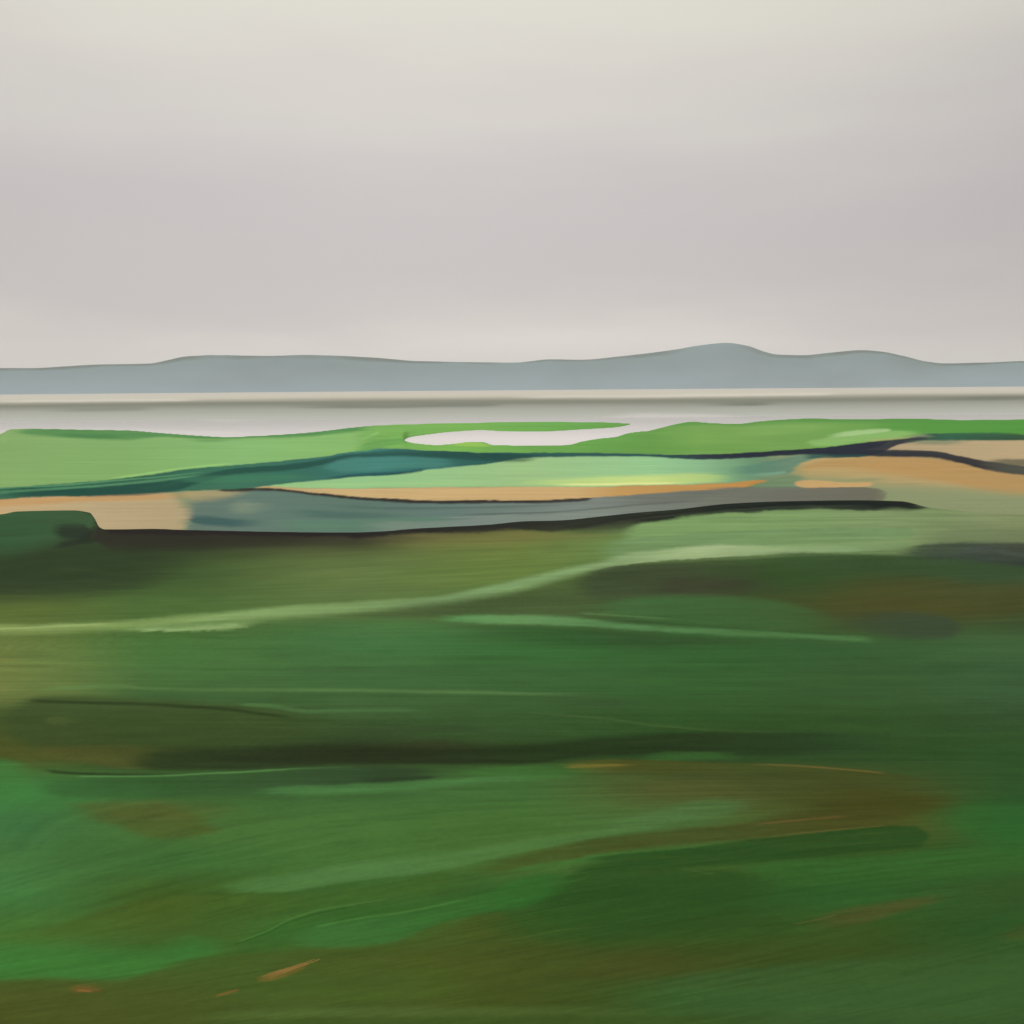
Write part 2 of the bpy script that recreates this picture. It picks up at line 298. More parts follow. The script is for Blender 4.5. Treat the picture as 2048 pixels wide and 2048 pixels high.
    B([(900,1744,1752),(1024,1714,1750),(1180,1680,1712),(1340,1660,1690),(1480,1644,1680),(1620,1624,1664),(1780,1620,1650),(1850,1618,1640)], [(900,(70,90,38)),(1180,(72,80,36)),(1700,(74,76,34))], 10, 8, 100, 60, .85)
    Ln([(1500,1650),(1600,1640),(1720,1630)], 3, (128,96,54), .5, 40, 50, 3)
    B([(960,1748,1762),(1100,1724,1738),(1240,1704,1716),(1420,1688,1696),(1480,1680,1688)], (68,116,54), 5, 6, 80, 60, .7)
    # dark tongue
    B([(1120,1728,1760),(1180,1716,1748),(1400,1692,1736),(1600,1668,1716),(1780,1652,1700),(1868,1654,1694)], (44,78,34), 5, 9, 60, 14, .92)
    Ln([(1500,1677),(1640,1662),(1780,1650)], 2.5, (108,104,52), .5, 80, 30, 2)
    B([(1030,1796,1806),(1100,1770,1860),(1180,1738,1880),(1400,1740,1840),(1560,1750,1790),(1600,1744,1756)], (46,80,34), 6, 40, 50, 70, .8)
    B([(1440,1734,1744),(1560,1724,1760),(1760,1712,1760),(1860,1700,1760),(2060,1690,1740)], (56,104,46), 10, 30, 60, 0, .6)
    B([(1850,1600,1660),(1950,1606,1680),(2060,1610,1700)], (50,104,48), 30, 40, 60, 0, .6)
    Ln([(1010,1800),(1040,1782),(1110,1768),(1170,1756),(1185,1742)], 3, (68,108,48), .35, 20, 20, 3)
    Ln([(1360,1738),(1400,1744),(1440,1750)], 3, (80,104,54), .3, 20, 20, 3)
    # bright green drift, left
    B([(-50,1876,1890),(60,1862,1880),(150,1838,1870),(240,1810,1860),(330,1794,1850),(420,1790,1830),(540,1790,1830),(760,1770,1800),(900,1740,1790),(1000,1730,1770)], [(0,(72,104,44)),(300,(74,94,38)),(700,(64,100,42)),(1000,(66,92,38))], 5, 40, 0, 120, .8)
    B([(-50,1886,1962),(80,1896,1960),(200,1906,1956),(330,1900,1942),(400,1890,1920),(470,1886,1906)], (63,116,52), 30, 8, 0, 60, .85)
    B([(300,1880,1930),(400,1870,1910),(480,1880,1900)], (58,114,52), 16, 14, 50, 60, .5)
    B([(460,1888,1908),(520,1860,1905),(600,1834,1895),(760,1810,1880),(900,1790,1860),(980,1776,1820)], (56,98,42), 8, 16, 30, 80, .7)
    B([(560,1872,1890),(640,1850,1896),(740,1836,1892),(860,1816,1870),(960,1790,1830),(1060,1752,1810),(1140,1742,1780),(1170,1740,1760)], [(560,(62,108,54)),(900,(58,106,48)),(1100,(50,102,42))], 10, 7, 50, 60, .85)
    Ln([(470,1886),(530,1864),(580,1838),(640,1820),(760,1800),(860,1774)], 2.5, (92,138,72), .38, 20, 120, 2)
    Ln([(460,1892),(530,1868),(580,1844),(640,1826),(760,1806)], 3, (40,76,32), .5, 20, 120, 2)
    Ln([(620,1856),(700,1840),(840,1818),(960,1792)], 4, (84,140,66), .4, 30, 80, 3)
    # brown heath, bottom
    B([(-50,1966,2100),(100,1956,2100),(220,1962,2100),(400,1916,2080),(560,1904,2060),(760,1890,2060),(900,1840,2060),(1000,1826,2060),(1080,1880,2060),(1250,1930,2050),(1400,1940,1990)],
      [(0,(74,84,36)),(300,(72,84,36)),(560,(68,88,38)),(900,(72,86,34)),(1024,(68,80,32)),(1400,(58,80,34))], 10, 30, 0, 160, .75)
    B([(360,1960,2020),(600,1940,2010),(820,1930,2010),(1000,1920,2000)], (70,92,38), 30, 30, 120, 160, .55)
    B([(960,1830,1880),(1080,1820,1880),(1250,1810,1850),(1400,1800,1830)], (50,82,34), 12, 24, 40, 160, .5)
    B([(1080,1940,1966),(1200,1916,1960),(1320,1900,1956),(1420,1940,1960)], (70,74,32), 18, 14, 80, 60, .5)
    B([(1400,1900,1946),(1540,1876,1930),(1700,1852,1912),(1860,1830,1900)], (62,80,34), 18, 16, 80, 120, .55)
    B([(1580,1846,1860),(1700,1816,1850),(1820,1798,1820),(1910,1784,1800)], (84,80,42), 10, 10, 80, 60, .65)
    B([(1960,1864,1890),(2060,1850,1880)], (72,80,38), 12, 12, 60, 0, .6)
    B([(1180,1980,2010),(1400,1946,2010),(1600,1926,2020),(2060,1900,2030)], (60,94,48), 16, 40, 160, 0, .65)
    B([(330,2034,2046),(560,2020,2036),(800,2014,2034),(1100,2014,2036),(1400,2018,2038)], (82,104,52), 10, 10, 120, 200, .55)
    B([(380,2040,2080),(700,2036,2080),(1200,2030,2080),(1640,2036,2080)], (62,84,36), 6, 10, 80, 160, .7)
    Ln([(980,1881),(1010,1880),(1100,1864),(1220,1850)], 2.5, (86,104,48), .3, 20, 80, 2)
    Ln([(1580,1850),(1640,1838),(1680,1828)], 2.5, (110,110,60), .4, 20, 20, 2)
    # rust coloured stems of dead grass
    for k in range(9):
        o = k - 4; x_ = 508 + 9 * (k % 4) + 3 * k; L_ = 52 + 11 * ((k * 5) % 4)
        Ln([(x_, 1962 - 0.30 * (x_ - 508) + o * 1.1), (x_ + L_ / 2, 1962 - 0.34 * (x_ + L_ / 2 - 508) + o * 1.0), (x_ + L_, 1963 - 0.36 * (x_ + L_ - 508) + o * 0.9)], 1.6, [(500,(130,106,54)),(620,(176,132,82))], .65, 10, 6, 1.6, .5)
    B([(505,1963,1966),(540,1948,1962),(580,1934,1950),(622,1923,1931)], (130,98,48), 3, 3, 14, 8, .4, .9)
    Ln([(425,1994),(450,1987),(480,1979)], 5, (124,92,48), .7, 12, 12, 3, .6)
    B([(130,1974,1982),(160,1970,1986),(215,1976,1984)], (112,86,44), 5, 5, 14, 16, .65, .7)
    Ln([(150,1980),(185,1984)], 2.5, (160,106,60), .7, 8, 8, 2)

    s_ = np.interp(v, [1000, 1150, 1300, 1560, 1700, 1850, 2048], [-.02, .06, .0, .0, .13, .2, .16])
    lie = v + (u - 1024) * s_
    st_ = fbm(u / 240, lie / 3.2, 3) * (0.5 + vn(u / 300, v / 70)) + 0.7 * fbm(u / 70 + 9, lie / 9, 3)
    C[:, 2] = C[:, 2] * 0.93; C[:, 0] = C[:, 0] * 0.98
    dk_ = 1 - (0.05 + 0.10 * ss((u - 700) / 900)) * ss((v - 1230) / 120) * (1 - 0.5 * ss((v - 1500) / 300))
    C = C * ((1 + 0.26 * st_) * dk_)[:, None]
    # --- low ground behind the dune crest ----------------------------------------
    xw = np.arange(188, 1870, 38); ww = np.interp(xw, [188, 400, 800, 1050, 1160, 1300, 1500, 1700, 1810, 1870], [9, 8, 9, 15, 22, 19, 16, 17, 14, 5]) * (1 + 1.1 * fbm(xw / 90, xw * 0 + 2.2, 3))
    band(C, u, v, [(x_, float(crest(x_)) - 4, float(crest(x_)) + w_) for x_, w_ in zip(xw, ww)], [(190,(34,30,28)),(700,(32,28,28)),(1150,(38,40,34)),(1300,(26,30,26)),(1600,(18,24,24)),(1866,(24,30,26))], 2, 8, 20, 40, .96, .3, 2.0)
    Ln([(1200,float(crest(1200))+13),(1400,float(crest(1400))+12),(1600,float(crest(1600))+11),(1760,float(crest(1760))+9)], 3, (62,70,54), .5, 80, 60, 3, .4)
    far = r > near_r(u) + 7
    D = C.copy()
    Bd = lambda *a, **k: band(D, u, v, *a, **k)
    Ld = lambda *a, **k: line(D, u, v, *a, **k)
    D[:] = lin((130, 144, 106))
    X0, X1 = -50, 2060
    def between(fa, fb, xs, color, oa=0, ob=0, **k):
        Bd([(x, float(fa(x)) + oa, float(fb(x)) + ob) for x in xs], color, **k)
    # marsh, blue grey
    Bd([(340,975,1090),(700,975,1090),(1200,975,1070),(1600,972,1040),(1728,974,1010),(1778,980,1004)],
       [(340,(96,116,104)),(500,(96,120,108)),(700,(90,116,104)),(900,(98,120,112)),(1150,(122,132,124)),(1400,(116,120,110)),(1600,(108,108,96)),(1778,(104,102,86))], 5, 6, 50, 10, 1, .1)
    Bd([(440,1006,1026),(480,1002,1028),(560,1006,1022)], (130,144,120), 14, 10, 40, 70, .6)
    Bd([(372,1032,1044),(410,1032,1050),(470,1038,1054),(560,1042,1052)], (44,82,82), 8, 8, 10, 100, .75)
    Bd([(560,1018,1030),(700,1024,1036),(860,1030,1036)], (62,96,86), 6, 6, 80, 100, .5)
    Bd([(520,1040,1060),(700,1040,1062),(850,1034,1056),(930,1034,1050)], (92,130,104), 8, 6, 90, 90, .65)
    Bd([(700,1044,1070),(860,1042,1060),(1000,1034,1052),(1200,1022,1036),(1300,1014,1024)], (136,146,134), 6, 5, 90, 120, .5)
    Ld([(640,1012),(800,1016),(1000,1014),(1200,1006)], 4, (64,84,80), .45, 100, 160, 4)
    Ld([(900,1030),(1100,1024),(1300,1008),(1420,1000)], 3, (70,76,70), .5, 100, 100, 3)
    Ld([(860,1036),(960,1034),(1060,1028)], 2, (150,158,140), .5, 60, 60, 2)
    Bd([(1200,990,1012),(1400,984,1004),(1600,978,1000),(1770,984,1000)], (96,98,86), 8, 8, 120, 14, .5)
    # left sand
    Bd([(X0,985,1090),(0,980,1090),(300,975,1090),(360,975,1090),(395,975,1064)], [(0,(196,168,122)),(200,(184,164,126)),(395,(176,158,120))], 4, 6, 0, 36, 1, .1)
    Bd([(350,975,1004),(440,975,998),(520,974,984)], (170,156,112), 4, 16, 30, 80, .8, .2)
    Bd([(X0,1000,1016),(60,996,1010),(160,992,1004),(300,988,1000),(420,982,992)], (194,146,88), 5, 9, 0, 120, .7, .35)
    # lawn with a sandy lip
    between(lambda x: teal_b(x) - 3, lawn_b, [530,600,700,800,860,960,1050,1150,1266,1350,1402,1475,1530,1580],
            [(530,(150,192,128)),(760,(148,196,136)),(1050,(156,192,132)),(1300,(150,198,142)),(1400,(138,184,138)),(1500,(106,146,110)),(1580,(86,124,98))], st=3, sb=3, fl=24, fr=70, bristle=.08)
    Bd([(1000,962,970),(1100,958,971),(1250,952,970),(1400,948,966),(1480,952,962)], [(1000,(172,206,128)),(1300,(206,222,132)),(1480,(158,192,116))], 10, 4, 120, 60, .92, .2)
    Ld([(1100,969),(1250,968),(1380,966)], 4, (236,236,156), .8, 60, 60, 3, .6)
    Ld([(600,970),(800,968),(1000,966)], 5, (166,206,130), .4, 80, 160, 5)
    Bd([(1440,936,946),(1500,930,950),(1560,918,950),(1620,908,930),(1680,900,914)], (84,128,110), 9, 9, 60, 50, .75)
    Ld([(1470,950),(1530,949),(1576,944)], 6, (124,168,138), .6, 60, 8, 4)
    Bd([(1470,966,985),(1540,958,982),(1600,950,980),(1640,970,978)], (104,134,100), 8, 8, 40, 30, .8)
    between(lawn_b, rim_b, [500,536,600,700,860,1048,1179,1350,1475,1522,1540], [(500,(186,160,112)),(700,(204,174,122)),(1150,(202,168,114)),(1240,(192,150,88)),(1520,(186,136,70))], st=3, sb=3, fl=30, fr=20, bristle=.06)
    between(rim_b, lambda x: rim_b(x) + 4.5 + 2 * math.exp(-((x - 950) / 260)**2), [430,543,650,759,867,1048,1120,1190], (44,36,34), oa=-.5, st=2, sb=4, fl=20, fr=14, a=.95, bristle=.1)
    # right dunes of bare sand
    Bd([(1575,938,962),(1600,926,954),(1656,914,956),(1740,908,966),(1860,908,980),(X1,908,990)], [(1575,(150,146,98)),(1620,(184,158,104)),(1800,(178,156,108)),(X1,(176,158,110))], 6, 36, 20, 0, 1, .12)
    Bd([(1590,934,944),(1656,920,934),(1760,914,946),(1900,920,966),(1980,940,984),(X1,952,992)], [(1590,(176,140,86)),(1800,(184,142,84)),(X1,(178,138,84))], 5, 18, 30, 0, .75, .2)
    Bd([(1650,954,960),(1690,958,968),(1730,956,966),(1790,950,960)], (142,146,102), 4, 8, 30, 60, .8)
    Bd([(1380,974,1040),(1602,975,1010),(1728,975,1004),(1778,983,1000)], [(1380,(114,118,106)),(1600,(108,108,96)),(1778,(106,104,86))], 5, 8, 60, 12, .95, .15)
    Bd([(1740,966,1030),(1800,972,1030),(1900,976,1030),(X1,992,1040)], (140,148,108), 26, 20, 60, 0, .85)
    Bd([(1585,963,971),(1620,960,975),(1700,965,974),(1750,963,972)], (198,160,106), 3, 3, 10, 14, .95, .05)
    # upper wedge of sand
    Bd([(1715,896,900),(1783,886,904),(1891,881,910),(1971,880,924),(X1,880,924)], [(1715,(150,140,112)),(1800,(178,158,122)),(X1,(186,164,126))], 5, 4, 40, 0, 1, .12)
    # scrub bank, teal
    xs = [X0,0,72,181,290,417,471,580,650,712,770,867,976,1048,1139,1266,1350,1402,1529,1600,1663,1740,1783]
    between(teal_t, teal_b, xs, [(0,(40,98,74)),(250,(44,92,72)),(450,(54,110,84)),(620,(52,108,92)),(760,(58,122,112)),(900,(44,98,88)),(1050,(30,84,78)),(1300,(34,80,76)),(1420,(36,48,58)),(1783,(30,38,50))], st=2.5, sb=3, fl=0, fr=20, bristle=.05)
    Bd([(0,968,1000),(120,978,992),(240,970,992),(340,962,984),(400,950,966),(460,938,950),(600,926,938),(720,906,916),(800,900,912),(940,904,920),(1040,908,924),(1100,908,914)],
       (20,66,58), 4, 6, 60, 60, .75, .45)
    Ld([(0,984),(120,977),(240,968),(340,958),(420,948)], 4, (104,166,116), .55, 0, 60, 3, .4)
    Ld([(0,976),(120,970),(240,960),(340,952),(420,942)], 3, (112,180,120), .5, 0, 80, 3, .4)
    Bd([(330,958,964),(440,950,966),(560,948,962),(640,944,956)], (66,126,92), 6, 6, 60, 80, .5)
    Bd([(640,928,942),(720,914,944),(800,914,936),(880,918,936),(930,924,934)], (74,136,124), 6, 6, 30, 60, .6, .35)
    Ld([(640,958),(720,950),(800,946),(850,939)], 6, (22,66,68), .8, 50, 8, 4)
    Ld([(640,954),(780,944),(950,930)], 3, (44,104,108), .5, 60, 60, 3)
    # navy scrub crossing to the right
    Bd([(1380,908,918),(1529,902,912),(1602,898,908),(1640,895,910),(1700,887,914),(1760,882,906),(1800,876,888),(1850,873,882),(1880,874,880)], (30,36,50), 4, 4, 120, 40, .95, .1)
    Bd([(1640,900,912),(1728,900,913),(1790,900,914),(1855,902,915),(1913,910,924),(1971,922,940),(X1,934,952)], [(1640,(30,38,50)),(1950,(30,34,46)),(X1,(66,68,62))], 3, 5, 40, 0, .97, .08)
    Bd([(1950,922,938),(2000,918,944),(X1,918,950)], (74,76,66), 6, 6, 60, 0, .75)
    Bd([(1600,908,918),(1660,908,916),(1720,909,914),(1740,910,914)], (28,70,66), 3, 3, 30, 10, .8)
    Bd([(1830,868,882),(1880,866,882),(1946,864,881),(2018,865,880),(X1,868,880)], [(1830,(36,66,62)),(1900,(36,92,66)),(X1,(24,66,42))], 2.5, 4, 40, 0, .97, .12)
    Bd([(1800,880,888),(1880,880,890),(1960,880,884)], (104,126,96), 4, 5, 40, 60, .6)
    # left field
    between(lambda x: shore(x) - 6, teal_t, [X0,0,72,181,290,417,471,580,650,712,770,800], [(0,(131,168,101)),(250,(130,172,102)),(480,(134,184,112)),(700,(134,182,104)),(800,(116,168,84))], st=2, sb=2, fl=0, fr=60, bristle=.03)
    Bd([(20,856,866),(80,852,872),(160,850,876),(240,850,880),(330,862,874),(420,868,882),(520,868,876),(600,862,874),(700,850,864),(800,846,856),(870,845,849)], (72,132,70), 4, 8, 40, 60, .85, .25)
    Ld([(100,870),(190,873),(260,872)], 7, (56,116,66), .5, 50, 50, 5)
    Ld([(300,874),(420,879),(560,876)], 3, (150,190,110), .4, 50, 50, 3)
    Ld([(200,960),(290,947),(417,931),(471,927)], 3, (158,212,118), .6, 60, 30, 3)
    # spit, right field
    xs = [700,760,807,850,903,965,1085,1157,1230,1270,1320,1350,1420,1529,1602,1656,1710,1783,1855,1946,2018,X1]
    between(lambda x: shore(x) - 8, teal_t, xs, [(700,(120,172,88)),(900,(118,176,80)),(1150,(104,166,76)),(1300,(100,152,70)),(1400,(118,164,80)),(1560,(114,158,80)),(1700,(110,160,76)),(1850,(92,150,66)),(X1,(80,144,58))], st=2, sb=2, fl=50, fr=0, bristle=.04)
    Bd([(700,898,908),(740,884,900),(800,876,888),(860,868,878),(940,864,870)], (98,158,78), 3, 4, 30, 40, .75)
    Bd([(1000,882,908),(1130,890,906),(1240,884,905),(1350,890,908),(1480,888,904),(1560,884,902)], (100,152,70), 8, 4, 100, 120, .5)
    Bd([(1330,846,856),(1400,842,850),(1500,844,854),(1600,836,846),(1720,836,846),(1850,836,846),(X1,836,846)], (82,142,62), 2, 8, 40, 0, .75, .2)
    Bd([(1720,844,866),(1850,842,866),(X1,838,868)], (78,148,56), 10, 6, 100, 0, .7)
    Bd([(1440,852,878),(1560,846,868),(1700,844,856)], (132,176,92), 10, 10, 90, 80, .5)
    Bd([(890,886,892),(940,884,893),(990,890,894)], (152,194,84), 3, 4, 30, 20, .8)
    Bd([(1605,882,892),(1660,876,892),(1720,866,884),(1800,862,874),(1850,862,868)], (142,186,106), 5, 5, 24, 50, .8)
    Bd([(1640,872,880),(1700,862,872),(1760,858,866),(1785,857,862)], (168,200,138), 4, 4, 50, 10, .85)
    Ld([(1720,882),(1790,877),(1840,872)], 4, (170,176,108), .7, 30, 40, 3)
    Ld([(700,886),(740,872),(762,864)], 6, (146,198,118), .5, 50, 10, 4)
    st2 = fbm(u / 130 + 31, v / 1.7, 3) * (0.4 + 1.2 * vn(u / 160, v / 14))
    D = D * (1 + 0.16 * st2)[:, None]
    C = np.where(far[:, None], D, C)
    # the green hummock and the crest's dark strip stand in front of the low ground
    return C

# ------------------------------------------------------------------ materials
def material(name, streak=0.12, grain=0.16, rough=0.95, scale=1.0, bump=0.15, spec=0.02):
    m = bpy.data.materials.new(name); m.use_nodes = True
    t = m.node_tree; n = t.nodes; l = t.links.new; b = n['Principled BSDF']
    a = n.new('ShaderNodeAttribute'); a.attribute_name = 'cover'
    tc = n.new('ShaderNodeTexCoord')
    mp = n.new('ShaderNodeMapping'); mp.inputs['Scale'].default_value = (0.035 / scale, 1.2 / scale, 1.2 / scale); mp.inputs['Rotation'].default_value = (0, 0, 0.06)
    l(tc.outputs['Object'], mp.inputs['Vector'])
    n1 = n.new('ShaderNodeTexNoise'); n1.inputs['Scale'].default_value = 1.0; n1.inputs['Detail'].default_value = 6; n1.inputs['Roughness'].default_value = 0.65
    l(mp.outputs[0], n1.inputs['Vector'])
    n2 = n.new('ShaderNodeTexNoise'); n2.inputs['Scale'].default_value = 2.2 / scale; n2.inputs['Detail'].default_value = 4; n2.inputs['Roughness'].default_value = 0.7
    l(tc.outputs['Object'], n2.inputs['Vector'])
    m1 = n.new('ShaderNodeMath'); m1.operation = 'MULTIPLY_ADD'; l(n1.outputs['Fac'], m1.inputs[0]); m1.inputs[1].default_value = 2 * streak; m1.inputs[2].default_value = 1 - streak
    m2 = n.new('ShaderNodeMath'); m2.operation = 'MULTIPLY_ADD'; l(n2.outputs['Fac'], m2.inputs[0]); m2.inputs[1].default_value = 2 * grain; m2.inputs[2].default_value = 1 - grain
    mm = n.new('ShaderNodeMath'); mm.operation = 'MULTIPLY'; l(m1.outputs[0], mm.inputs[0]); l(m2.outputs[0], mm.inputs[1])
    vm = n.new('ShaderNodeVectorMath'); vm.operation = 'SCALE'; l(a.outputs['Color'], vm.inputs[0]); l(mm.outputs[0], vm.inputs['Scale'])
    l(vm.outputs[0], b.inputs['Base Color'])
    b.inputs['Roughness'].default_value = rough; b.inputs['Specular IOR Level'].default_value = spec
    if bump:
        bp = n.new('ShaderNodeBump'); bp.inputs['Strength'].default_value = bump; bp.inputs['Distance'].default_value = 0.3
        l(n1.outputs['Fac'], bp.inputs['Height']); l(bp.outputs[0], b.inputs['Normal'])
    return m
M_grass = material('windblown_grass')
M_field = material('mown_grass', 0.05, 0.04, scale=3, bump=0)
M_scrub = material('scrub', 0.22, 0.12, scale=2, bump=0.2)
M_sand = material('dune_sand', 0.06, 0.04, scale=3, bump=0.05)
M_marsh = material('marsh_reed', 0.14, 0.06, scale=2, bump=0.1)
M_hill = material('hill_heath', 0.04, 0.04, scale=400, bump=0)
M_mud = material('wet_mud', 0.03, 0.02, rough=0.6, scale=120, bump=0)
M_water = material('tidal_water', 0.01, 0.01, rough=0.22, scale=30, bump=0.02, spec=0.5)

K_LIGHT = np.array([0.96, 0.94, 0.88])                                 # brightness of a white card laid on the ground here
def link_mesh(name, verts, faces, colors, mat, kind='structure', label=None, normals=None):
    used = np.unique(faces); remap = np.full(len(verts), -1); remap[used] = np.arange(len(used))
    me = bpy.data.meshes.new(name); V = verts[used]; Q = remap[faces]
    me.vertices.add(len(V)); me.vertices.foreach_set('co', V.astype(np.float32).ravel())
    me.loops.add(Q.size); me.loops.foreach_set('vertex_index', Q.ravel().astype(np.int32))
    me.polygons.add(len(Q)); me.polygons.foreach_set('loop_start', (np.arange(len(Q)) * Q.shape[1]).astype(np.int32))
    me.polygons.foreach_set('use_smooth', np.ones(len(Q), bool))
    me.update(calc_edges=True)
    at = me.color_attributes.new('cover', 'FLOAT_COLOR', 'POINT')
    c = np.ones((len(V), 4), np.float32); c[:, :3] = np.clip(colors[used] / K_LIGHT, 0, 0.9); at.data.foreach_set('color', c.ravel())
    if normals is not None: me.normals_split_custom_set_from_vertices(normals[used].tolist())
    me.materials.append(mat)
    o = bpy.data.objects.new(name, me); S.collection.objects.link(o); o['kind'] = kind
    if label: o['label'] = label
    return o

# ------------------------------------------------------------------ ground mesh: rings about the viewpoint
def dips(a, b, step): return np.arange(a, b, step)
rr = []
# rings that are close where the ground is seen at a low angle
v = np.concatenate([dips(60, 320, 1.25), dips(320, 1500, 2.2)])
rr = np.unique(np.concatenate([F * (EYE - 2.5) / dips(60, 330, 1.25), F * (EYE - 11.0) / dips(232, 1500, 2.2), F * (EYE - 14.0) / dips(1300, 2300, 3.0), np.geomspace(1290, 30000, 40)]))
rr = rr[(rr > 24) & (rr < 30001)]
rr = np.concatenate([[0.5, 8, 14, 18, 21], rr])
keep = [0]
for i in range(1, len(rr)):
    if rr[i] - rr[keep[-1]] > 0.0004 * rr[i]: keep.append(i)
rr = rr[keep]
tf = np.arange(-0.56, 0.5601, 2.6 / F)
th = np.arctan(tf)
th = np.concatenate([np.linspace(-math.pi, th[0], 70)[:-1], th, np.linspace(th[-1], math.pi, 70)[1:]])
R, T = np.meshgrid(rr, th, indexing='ij')
GXm, GYm = R * np.sin(T), R * np.cos(T)
shp = R.shape
Xf, Yf = GXm.ravel(), GYm.ravel()
Zf = land_height(Xf, Yf)
u, v = pz(Xf, Yf, Zf)
print('ground grid', shp)
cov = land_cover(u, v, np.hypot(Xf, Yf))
V = np.stack([Xf, Yf, Zf], 1)
# vertex normals of the whole sheet, so that neighbouring pieces shade as one
P = V.reshape(*shp, 3)
dr = np.gradient(P, axis=0); dt = np.gradient(P, axis=1)
NRM = np.cross(dt, dr).reshape(-1, 3); NRM /= np.linalg.norm(NRM, axis=1)[:, None] + 1e-12
NRM[NRM[:, 2] < 0] *= -1
nr, nc = shp
I = np.arange(nr * nc).reshape(shp)
quads = np.stack([I[:-1, :-1], I[:-1, 1:], I[1:, 1:], I[1:, :-1]], -1).reshape(-1, 4)
fu = u[quads].mean(1); fv = v[quads].mean(1); fr_ = R.ravel()[quads].mean(1)
behind = fr_ > near_r(fu) + 4
reg = np.zeros(len(quads), int)
lo = behind & (fv < crest(fu) + 12)
reg[lo] = 9                                                     # rough pasture between the dunes
def put(mask, k): reg[lo & mask] = k
put((fu > 345) & (fu < 1778) & (fv > np.where(fu < 1190, rim_b(fu), np.maximum(rim_b(fu), 975))), 1)                   # marsh
put((fu < 372) & (fv > teal_b(fu)), 2)
put((fu > 372) & (fu < 460) & (fv > teal_b(fu)) & (fv < 990), 2)
put((fu > 532) & (fu < 1520) & (fv > teal_b(fu)) & (fv < lawn_b(fu)), 3)
put((fu > 460) & (fu < 1528) & (fv > np.maximum(lawn_b(fu), teal_b(fu))) & (fv < rim_b(fu)), 4)
put((fu > 1585) & (fv > 912) & (fv < curve([(1585, 958), (1650, 955), (1740, 970), (1783, 981), (1900, 984), (2048, 992), (2900, 1000)])(fu)), 5)
put((fu > 1587) & (fu < 1742) & (fv > 961) & (fv < 975), 6)
put((fu > 1725) & (fv > teal_b(fu)) & (fv < curve([(1725, 898), (1746, 902), (1855, 904), (1913, 912), (1971, 923), (2900, 926)])(fu)), 7)
put((fu > 1640) & (fv > curve([(1640, 898), (1746, 902), (1855, 904), (1913, 912), (1971, 923), (2900, 935)])(fu)) & (fv < curve([(1640, 909), (1728, 912), (1855, 914), (1910, 923), (1964, 937), (2048, 950), (2900, 950)])(fu)), 8)
put((fv > teal_t(fu)) & (fv <= teal_b(fu)), 10)
upf = (fv <= teal_t(fu))
divide = curve([(840, 690), (880, 745), (897, 770), (960, 790)])
put(upf, 11)
put(upf & (fu < curve([(836, 850), (850, 800), (868, 775), (890, 745), (905, 705)])(fv)), 12)
SPEC = {
 0: ('ground', M_grass, 'structure', 'rolling dark green and brown heath grass filling the lower half'),
 1: ('marsh', M_marsh, 'structure', 'blue grey marsh strip lying behind the dark crest'),
 2: ('sand', M_sand, 'structure', 'tan bare sand at the left edge under the teal bank'),
 3: ('lawn', M_field, 'structure', 'pale mint green lawn between the teal bank and the thin sandy lip'),
 4: ('sand', M_sand, 'structure', 'thin long lip of sand along the near edge of the mint lawn'),
 5: ('sand', M_sand, 'structure', 'large orange tan sand slope at the right below the navy scrub line'),
 6: ('sand', M_sand, 'structure', 'small isolated orange sand strip right of the mint lawn'),
 7: ('sand', M_sand, 'structure', 'pale sand wedge at the right between two dark scrub lines'),
 8: ('scrub', M_scrub, 'stuff', 'near navy scrub line curving down to the right edge over the sand'),
 9: ('pasture', M_field, 'structure', 'grey green rough pasture around the sand at right'),
 10: ('scrub', M_scrub, 'stuff', 'long dark teal scrub bank below the bright green fields'),
 11: ('meadow', M_field, 'structure', 'bright green meadow around the white inlet and along the right shore'),
 12: ('meadow', M_field, 'structure', 'pale green flat meadow on the left with a darker far edge')}
for k, (nm, mt, kd, lb) in SPEC.items():
    q = quads[reg == k]
    if len(q): 
        o = link_mesh(nm, V, q, cov, mt, kd, lb, NRM)
        print(nm, len(q))

# ------------------------------------------------------------------ tide: water, mud flat, far sandbank
rw = np.concatenate([np.linspace(420, 520, 6), F * EYE / np.arange(150, 6.0, -0.6)]); rw = np.unique(rw[rw < 13400]); rw = np.concatenate([rw, [13400, 15000, 20000, 30000]])
tw = np.concatenate([np.linspace(-math.pi, -0.6, 60)[:-1], np.linspace(-0.6, 0.6, 500), np.linspace(0.6, math.pi, 60)[1:]])
Rw, Tw = np.meshgrid(rw, tw, indexing='ij'); Xw, Yw = (Rw * np.sin(Tw)).ravel(), (Rw * np.cos(Tw)).ravel()
thc = np.clip(Tw.ravel(), -0.6, 0.6); rf = Rw.ravel()
_, vw = to_pixel(rf * np.sin(thc), rf * np.cos(thc), np.zeros_like(rf)); uw, _ = to_pixel(rf * np.sin(thc), rf * np.cos(thc), np.zeros_like(rf))
dep = vw - (774 - (uw - 1024) * ROLL)                     # image pixels below the horizon
dd = dep + 5.0 * fbm(uw / 500, dep / 12, 3) + 1.0 * fbm(uw / 120, dep / 3, 2)
TX = [0, 8, 14, 19, 23, 27, 31, 36, 41, 48, 58, 72, 90, 104]
TCc = lin([(192,188,178),(198,192,180),(204,197,180),(196,190,171),(162,158,142),(128,129,112),(120,123,106),(140,143,129),(158,160,147),(170,172,160),(182,183,173),(192,189,182),(216,208,203),(236,227,222)])
tcov = np.stack([np.interp(dd, TX, TCc[:, k]) for k in range(3)], 1)
